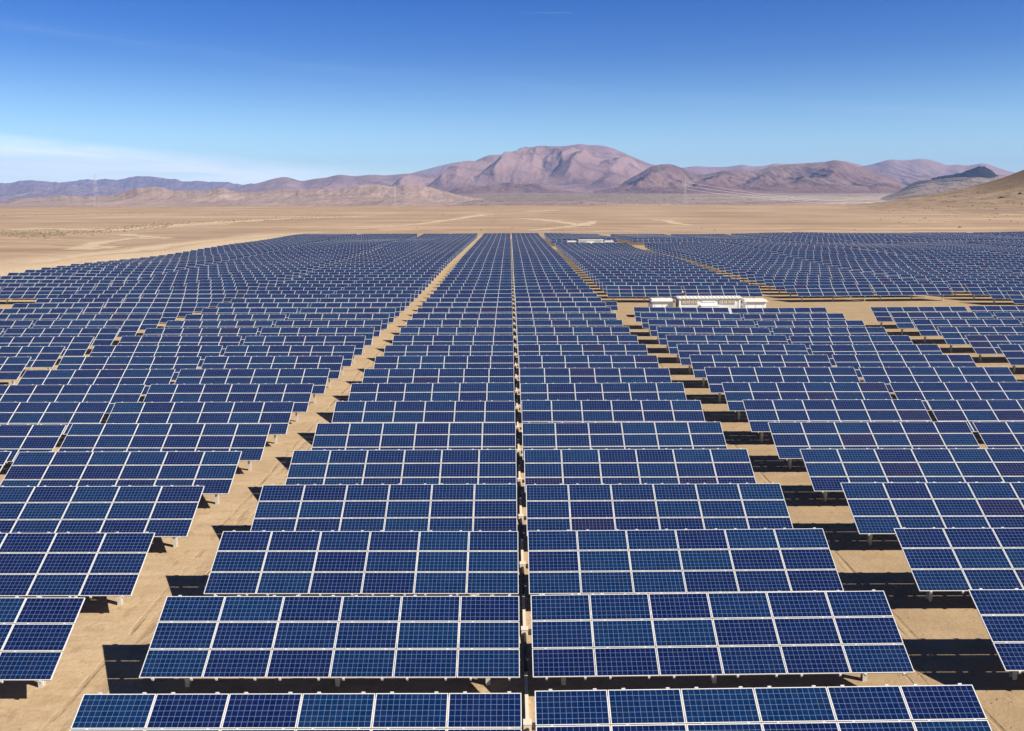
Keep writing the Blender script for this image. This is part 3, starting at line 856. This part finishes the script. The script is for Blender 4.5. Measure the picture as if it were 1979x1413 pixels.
# ------------------------------------------------------------------ inverter cabins
def cabin_big(loc, label):
    r = empty('inverter_cabin', loc)
    L, Dp, Hh = 8.2, 2.5, 2.85
    b = MB(); b.box(-L / 2, L / 2, -Dp / 2, Dp / 2, .15, Hh); b.box(-L / 2 + .05, L / 2 - .05, -Dp / 2 + .05, Dp / 2 - .05, -.3, .149); b.build('body', M_GREYP, r)
    b = MB()
    b.box(-L / 2 - .003, L / 2 + .003, -Dp / 2 - .06, -Dp / 2 - .002, Hh - .2, Hh - .002)
    for x in (-L / 2 + .12, L / 2 - .12): b.box(x - .12, x + .12, -Dp / 2 - .055, -Dp / 2 - .003, .15, Hh - .222)
    b.build('trim', M_WHITE, r)
    b = MB()
    b.quad([(-L / 2 - .2, -Dp / 2 - .25, Hh), (L / 2 + .2, -Dp / 2 - .25, Hh), (L / 2 + .2, 0, Hh + .2), (-L / 2 - .2, 0, Hh + .2)])
    b.quad([(-L / 2 - .2, 0, Hh + .2), (L / 2 + .2, 0, Hh + .2), (L / 2 + .2, Dp / 2 + .25, Hh), (-L / 2 - .2, Dp / 2 + .25, Hh)])
    for s_ in (-1, 1): b.quad([(s_ * (L / 2 + .2), -Dp / 2 - .25, Hh), (s_ * (L / 2 + .2), Dp / 2 + .25, Hh), (s_ * (L / 2 + .2), 0, Hh + .2)][::s_])
    b.quad([(-L / 2 - .2, -Dp / 2 - .25, Hh), (-L / 2 - .2, Dp / 2 + .25, Hh), (L / 2 + .2, Dp / 2 + .25, Hh), (L / 2 + .2, -Dp / 2 - .25, Hh)])
    for i in range(17): x = -L / 2 + i * L / 16; b.bar((x, -Dp / 2 - .24, Hh + .02), (x, -.02, Hh + .215), .06, .05)
    b.build('roof', M_ROOF, r)
    for x in [-3.55 + .56 * i for i in range(4)] + [1.45 + .56 * i for i in range(4)]:
        b = MB(); b.box(x - .23, x + .2, -Dp / 2 - .09, -Dp / 2 - .004, Hh - .72, Hh - .23); v = b.build('vent', M_TAN, r)
        b = MB()
        for q in range(4): b.box(x - .2, x + .17, -Dp / 2 - .105, -Dp / 2 - .092, Hh - .68 + q * .11, Hh - .655 + q * .11)
        b.box(x + .202, x + .26, -Dp / 2 - .1, -Dp / 2 - .004, Hh - .73, Hh - .225); b.build('louvre', M_WHITE, v)
    b = MB(); b.box(-1.25, 1.15, -Dp / 2 - .75, -Dp / 2 - .004, .75, Hh - .95); b.box(-1.30, 1.2, -Dp / 2 - .8, -Dp / 2 - .004, Hh - .949, Hh - .89); b.build('cooling_unit', M_WHITE, r)
    b = MB(); b.box(-1.05, .75, -Dp / 2 - .06, -Dp / 2 - .004, Hh - .5, Hh - .3); b.build('awning_rail', M_ROOF, r)
    b = MB()
    for k in range(14):
        a0, a1 = k * math.pi / 7, (k + 1) * math.pi / 7
        if k < 7: pass
    b.tube([(-L / 2 - .02, .5 * math.cos(a), 1.75 + .5 * math.sin(a)) for a in np.linspace(0, 2 * math.pi, 15)], .07, 6)
    b.tube([(-L / 2 - .02, .28 * math.cos(a), 1.75 + .28 * math.sin(a)) for a in np.linspace(0, 2 * math.pi, 13)], .05, 5)
    b.build('fan_ring', M_GALV, r)
    return tag(r, label, 'cabin')


def cabin_small(loc, label, sign):
    r = empty('transformer_housing', loc)
    L, Dp, Hh = 2.75, 2.2, 2.3
    b = MB(); b.box(-L / 2, L / 2, -Dp / 2, Dp / 2, -.3, Hh)
    for x in (-L / 2 + .35, 0, L / 2 - .35): b.box(x - .02, x + .02, -Dp / 2 - .03, -Dp / 2 - .002, .1, Hh - .1)
    b.build('body', M_WHITE, r)
    b = MB(); b.box(-L / 2 - .22, L / 2 + .22, -Dp / 2 - .25, Dp / 2 + .2, Hh + .002, Hh + .09); b.box(-L / 2 - .1, L / 2 + .1, -Dp / 2 + .2, Dp / 2 - .1, Hh + .092, Hh + .26); b.build('roof', M_ROOF, r)
    b = MB(); b.box(-L / 2 - .34, -L / 2 - .003, -Dp / 2 + .2, Dp / 2 - .5, .1, Hh - .35); b.build('side_cabinet', M_WHITE, r)
    if sign:
        b = MB(); b.box(L / 2 - .5, L / 2 - .1, -Dp / 2 - .035, -Dp / 2 - .004, 1.05, 1.25); b.box(L / 2 - .42, L / 2 - .1, -Dp / 2 - .035, -Dp / 2 - .004, .7, .85); b.build('red_sign', M_RED, r)
        b = MB(); b.box(-.1, .22, -Dp / 2 - .12, -Dp / 2 - .004, .45, 1.0); b.build('meter_box', M_GREYP, r)
    else:
        b = MB(); b.bar((.15, -Dp / 2 - .1, .5), (.32, -Dp / 2 - .1, 1.05), .12, .06); b.build('lever', M_GALV, r)
    return tag(r, label, 'transformer housing')

YC = 122.8
for y, pl, px in ((YC, 'near', (1368, 1280, 1459)), (317., 'far', (1142, 1105, 1177))):
    def X(p): return at_dist(p, 580 if pl == 'near' else 466, y)[0]
    g = lambda x: float(gz(x, y))
    cabin_big((X(px[0]), y, g(X(px[0]))), 'long white cabin with tan louvres and gabled roof standing between near solar rows' if pl == 'near' else 'tiny long white cabin standing far off between the distant solar rows')
    cabin_small((X(px[1]), y + .5, g(X(px[1]))), 'white flat-roofed housing with red sign, left of the long louvred cabin' if pl == 'near' else 'tiny white housing left of the far-off long cabin', pl == 'near')
    cabin_small((X(px[2]), y + .5, g(X(px[2]))), 'white flat-roofed housing with grey lever, right of the long louvred cabin' if pl == 'near' else 'tiny white housing right of the far-off long cabin', False)
# weather mast with white head behind the long cabin
xm, ym = at_dist(1319, 575, 139.)[0], 139.
r = empty('sensor_mast', (xm, ym, float(gz(xm, ym))))
b = MB(); b.tube([(0, 0, -.3), (0, 0, 1.9)], .05, 8); b.box(-.12, .12, -.1, .1, 1.3, 1.75); b.build('pole', M_DARK, r)
b = MB(); b.box(-.13, .13, -.12, .12, 1.9, 1.98); b.box(-.09, .09, -.09, .09, 1.98, 2.1); b.build('head', M_WHITE, r)
tag(r, 'short dark mast with white box head standing behind the long cabin', 'mast')

# pipe bundle on the ground in the yard at the left edge
xp, yp = -70.6, D0 + 18.3 * PITCH
r = empty('pipe_stack', (xp, yp, float(gz(xp, yp))))
for k in range(4):
    b = MB(); b.tube([(-3.4, k * .24 - .4, .13), (3.0, k * .24 - .4, .13)], .11, 8); b.build('pipe', plain_mat('yellow_green_pipe', (.40, .34, .13), .6) if k == 0 else bpy.data.materials['yellow_green_pipe'], r)
tag(r, 'bundle of yellowish pipes lying in the bare yard at the left edge', 'pipes')

# ------------------------------------------------------------------ fence along the left boundary
root = empty('perimeter_fence', (-98, 300, float(gz(-98, 300))))
ys = np.arange(135, 432, 3.05); me = None
for y in ys:
    x = -97.0 - .0019 * y
    if me is None:
        b = MB(); b.box(-.035, .035, -.035, .035, -.4, 2.2); b.bar((0, 0, 2.2), (-.25, 0, 2.5), .05); me = b.mesh('post'); me.materials.append(M_GALV)
    o = bpy.data.objects.new('post', me); COL.objects.link(o); o.parent = root
    o.location = (x + 98, y - 300, float(gz(x, y)) - root.location.z)
b = MB()
for h in (.3, .75, 1.2, 1.65, 2.1):
    b.tube([(-97 - .0019 * y + 98, y - 300, float(gz(-97 - .0019 * y, y)) + h - root.location.z) for y in ys[::3]], .008, 3)
b.build('wire', M_GALV, root)
tag(root, 'thin wire fence with pale posts along the left edge of the array', 'fence')

# ------------------------------------------------------------------ pylons and power lines
def pylon(loc, Ht, label, rotz=0.):
    r = empty('transmission_tower', loc, (0, 0, rotz))
    b = MB(); t = .065
    def leg(sx, sy, h):
        w = (Ht * .062) * (1 - h / Ht) ** 1.25 + Ht * .008
        return np.array((sx * w, sy * w, h))
    hs = [0, .16, .3, .43, .54, .64, .73, .81, .88, .94, 1.]
    for a, c in zip(hs[:-1], hs[1:]):
        for sx, sy in ((1, 1), (-1, 1), (-1, -1), (1, -1)):
            b.bar(leg(sx, sy, a * Ht), leg(sx, sy, c * Ht), t * 1.5)
        S = [(1, 1), (-1, 1), (-1, -1), (1, -1)]
        for k in range(4):
            p, q = S[k], S[(k + 1) % 4]
            b.bar(leg(*p, a * Ht), leg(*q, c * Ht), t * .7); b.bar(leg(*q, a * Ht), leg(*p, c * Ht), t * .7)
            b.bar(leg(*p, c * Ht), leg(*q, c * Ht), t * .7)
    b.build('lattice_mast', M_TOWER, r)
    for h in (.70, .81, .92):
        b = MB(); w = Ht * .115
        for s_ in (-1, 1):
            b.bar((0, .3, h * Ht), (s_ * w, 0, h * Ht + .25), t); b.bar((0, -.3, h * Ht), (s_ * w, 0, h * Ht + .25), t)
            b.bar((0, 0, (h + .035) * Ht), (s_ * w, 0, h * Ht + .3), t); b.bar((s_ * w, 0, h * Ht + .25), (s_ * w, 0, h * Ht - 1.6), .16)
        b.build('cross_arm', M_TOWER, r)
    return tag(r, label, 'pylon', 'lattice pylons on the plain')

def pylon_at(px, pb, pt, label, rz):
    x, y, z = hit(px, pb, 500, 1555)
    zt = at_dist(px, pt, y)[1]
    return pylon((x, y, z - .3), zt - z, label, rz), (x, y, z, zt - z)
pylon_at(188, 401, 335, 'lattice pylon far left, its top rising above the blue mountain ridge', .5)
pylon_at(764, 402, 356, 'faint lattice pylon left of centre below the main mountain', .5)
_, (tx, ty, tz, th) = pylon_at(1323, 407, 345, 'lattice pylon right of centre with power cables sagging to its right', .5)
for h, nm, pe in ((.92, 'topmost', (1850, 371)), (.81, 'middle', (1850, 375)), (.70, 'lowest', (1850, 379))):
    A = np.array((tx + th * .1, ty + 2, tz + h * th - 1.5))
    ye = 2100.; xe, ze = at_dist(*pe, ye); B = np.array((xe, ye, ze))
    P = []
    for s_ in np.linspace(0, 1, 60):
        p = A + (B - A) * s_; p[2] -= 4 * s_ * (1 - s_) * (30 if h > .9 else 27 if h > .8 else 24) * .72; P.append(p)
    b = MB(); b.tube(P, .10, 4)
    tag(b.build('power_cable', M_WIRE), f'{nm} pale power cable sagging right from the pylon right of centre', 'power cable', 'power cables above the plain')

# ------------------------------------------------------------------ desert scrub and stones on the plain
def blob(b, x, y, z, r):
    k = len(b.v); n = 7
    for lv, (rr, hh) in enumerate(((1., -.1), (.85, .45), (.4, .8))):
        for j in range(n):
            a = 2 * math.pi * j / n + lv; q = r * rr * random.uniform(.6, 1.3)
            b.v.append((x + q * math.cos(a), y + q * math.sin(a), z + r * hh * random.uniform(.6, 1.2)))
    b.v.append((x, y, z + r * .8))
    for lv in range(2):
        for j in range(n):
            b.f.append((k + lv * n + j, k + lv * n + (j + 1) % n, k + (lv + 1) * n + (j + 1) % n, k + (lv + 1) * n + j)); b.m.append(0)
    for j in range(n): b.f.append((k + 2 * n + j, k + 2 * n + (j + 1) % n, k + 3 * n)); b.m.append(0)
b = MB()
for band, cnt, sc in ((((0, 452), (100, 453), (190, 447), (250, 440), (330, 436)), 520, 5.), (((0, 452), (60, 454), (130, 452)), 220, 4.),
                      (((240, 440), (330, 433), (450, 427), (660, 418)), 330, 3.), (((0, 415), (330, 413), (700, 411)), 160, 2.), (((500, 420), (700, 418), (900, 416)), 40, 1.5),
                      (((700, 444), (1000, 440), (1300, 443), (1979, 444)), 14, 3.)):
    band = np.array(band)
    for _ in range(cnt):
        px = random.uniform(band[0, 0], band[-1, 0]); py = np.interp(px, band[:, 0], band[:, 1]) + random.gauss(0, sc * .6)
        if py < 405: continue
        x, y, z = hit(px, py)
        blob(b, x, y, z, random.uniform(.25, .6) * (1.4 if random.random() < .1 else 1))
tag(b.build('desert_scrub', M_SCRUB), 'low dry shrubs dotted along the sandy washes of the plain', 'shrubs', kind='stuff')
b = MB()
for px, py, s_ in ((1937, 382, 2.6), (1972, 375, 2.4), (1931, 383, 1.5), (1855, 440, 1.4), (1846, 379, 1.3), (1960, 392, 1.2), (1802, 403, 1.2), (1833, 399, 1.1), (1880, 398, 1.2), (1925, 404, 1.2), (1975, 396, 1.3), (1890, 372, 1.2)):
    x, y, z = hit(px, py); blob(b, x, y, z - .3, s_)
for _ in range(420):
    px = random.uniform(1690, 1990); py = 436 - 86 * random.random() ** .7
    x, y, z = hit(px, py)
    if y < 1500: blob(b, x, y, z - .25, random.uniform(.35, .9))
tag(b.build('hillside_stones', M_ROCK), 'dark stones scattered over the bare tan hill on the right', 'stones', kind='stuff')

# ------------------------------------------------------------------ light, sky, haze
SUN = np.array((3.1, -1.5, 2.55)); SUN /= np.linalg.norm(SUN)
EL = math.asin(SUN[2]); AZ = math.atan2(SUN[0], SUN[1])
from mathutils import Vector, Matrix
sl = bpy.data.lights.new('sun', 'SUN'); sl.energy = 4.6; sl.angle = math.radians(.5); sl.color = (1., .93, .82)
so = bpy.data.objects.new('sun', sl); COL.objects.link(so); so.rotation_euler = Vector(SUN).to_track_quat('Z', 'Y').to_euler(); so.location = (0, 0, 200)

w = bpy.data.worlds.new('World'); SC.world = w; w.use_nodes = True
nt = w.node_tree; n = N(nt); nt.nodes.clear()
out = n.node('ShaderNodeOutputWorld'); bg = n.node('ShaderNodeBackground'); nt.links.new(bg.outputs[0], out.inputs[0])
sky = n.node('ShaderNodeTexSky', sky_type='NISHITA'); sky.sun_disc = False; sky.sun_elevation = EL; sky.sun_rotation = AZ
sky.altitude = 1500; sky.air_density = 1.; sky.dust_density = .2; sky.ozone_density = 3.
tc = n.node('ShaderNodeTexCoord').outputs['Generated']
sp_ = n.node('ShaderNodeSeparateXYZ'); n.put(sp_.inputs[0], tc)
el = n.math('MULTIPLY', n.math('ARCSINE', sp_.outputs[2]), 57.2958)
az = n.math('MULTIPLY', n.math('ARCTAN2', sp_.outputs[0], sp_.outputs[1]), 57.2958)
# clear, dry high-desert air: the blue deepens quickly above the horizon
g = n.node('ShaderNodeGamma'); n.put(g.inputs[0], sky.outputs[0]); g.inputs[1].default_value = 1.0
tr = n.node('ShaderNodeValToRGB'); cr = tr.color_ramp; cr.interpolation = 'B_SPLINE'
n.put(tr.inputs[0], n.ramp(el, 0, 40))
stops = [(0., (1.05, 1.12, 1.06)), (.07, (.85, .98, .98)), (.14, (.48, .66, .82)), (.21, (.18, .38, .68)), (.31, (.02, .25, .68)), (.5, (.015, .14, .40)), (1., (.02, .10, .26))]
while len(cr.elements) < len(stops): cr.elements.new(.5)
for e, (p, c) in zip(cr.elements, stops): e.position = p; e.color = (*c, 1)
skyc = n.mix(1., g.outputs[0], tr.outputs[0], 'MULTIPLY')
# thin cirrus low on the left and a long faint streak, laid out by bearing and elevation
cv = n.node('ShaderNodeCombineXYZ'); n.put(cv.inputs[0], n.math('MULTIPLY', az, .10)); n.put(cv.inputs[1], n.math('ADD', n.math('MULTIPLY', el, 1.1), n.math('MULTIPLY', az, .045)))
c1 = n.noise(cv.outputs[0], 1.3, 7, .62, .5)
top = n.math('SUBTRACT', 3.6, n.math('MULTIPLY', n.math('ADD', az, 29.), .085))           # upper edge falls to the right
band = n.math('MULTIPLY', n.ramp(n.math('SUBTRACT', top, el), -.25, .5), n.ramp(az, -14., -3., 1., 0.))
cl = n.math('MULTIPLY', band, n.ramp(c1, .30, .60, .25, 1.))
line = n.math('SUBTRACT', el, n.math('SUBTRACT', 9.4, n.math('MULTIPLY', n.math('ADD', az, 29.), .085)))
st1 = n.math('MULTIPLY', n.ramp(n.math('ABSOLUTE', line), .0, .45, .03, 0.), n.ramp(n.noise(cv.outputs[0], 2.2, 4), .35, .65))
l2 = n.math('SUBTRACT', el, n.math('SUBTRACT', 11.0, n.math('MULTIPLY', az, .012)))
st2 = n.math('MULTIPLY', n.ramp(n.math('ABSOLUTE', l2), .0, .045, .06, 0.), n.math('MULTIPLY', n.ramp(az, -.4, 2.5), n.ramp(az, 3.6, 3.8, 1., 0.)))
cl = n.math('MAXIMUM', n.math('MAXIMUM', cl, st1), st2)
skyc = n.mix(cl, skyc, (9.0, 9.8, 10.0))
n.put(bg.inputs[0], skyc); bg.inputs[1].default_value = .08

hm = bpy.data.materials.new('desert_air'); hm.use_nodes = True; hn = hm.node_tree; hn.nodes.clear()
ho = hn.nodes.new('ShaderNodeOutputMaterial'); pv = hn.nodes.new('ShaderNodeVolumePrincipled')
pv.inputs['Color'].default_value = (.285, .475, .92, 1); pv.inputs['Density'].default_value = 3.5e-5; pv.inputs['Anisotropy'].default_value = 0.
hn.links.new(pv.outputs[0], ho.inputs['Volume'])
b = MB(); b.box(-26000, 26000, -1500, 28500, -260, 1250); tag(b.build('haze', hm), 'pale violet desert haze over the plain and mountains', 'haze', kind='stuff')

# ------------------------------------------------------------------ camera and render
cam = bpy.data.cameras.new('camera'); cam.sensor_width = 36.; cam.sensor_fit = 'HORIZONTAL'; cam.lens = 36. * F / W0; cam.clip_start = .5; cam.clip_end = 120000
co = bpy.data.objects.new('camera', cam); COL.objects.link(co)
r0, u0 = Vector((1, 0, 0)), Vector((0, sp, cp))
rr = math.cos(ROLL) * r0 + math.sin(ROLL) * u0; uu = -math.sin(ROLL) * r0 + math.cos(ROLL) * u0
ff = rr.cross(uu)
co.matrix_world = Matrix(((rr.x, uu.x, ff.x, 0), (rr.y, uu.y, ff.y, 0), (rr.z, uu.z, ff.z, CAMZ), (0, 0, 0, 1)))
SC.camera = co
SC.view_settings.view_transform = 'Standard'; SC.view_settings.look = 'None'; SC.view_settings.exposure = 1.05; SC.view_settings.gamma = 1.
SC.cycles.use_denoising = True
SC.cycles.volume_bounces = 0; SC.cycles.max_bounces = 6; SC.cycles.diffuse_bounces = 2
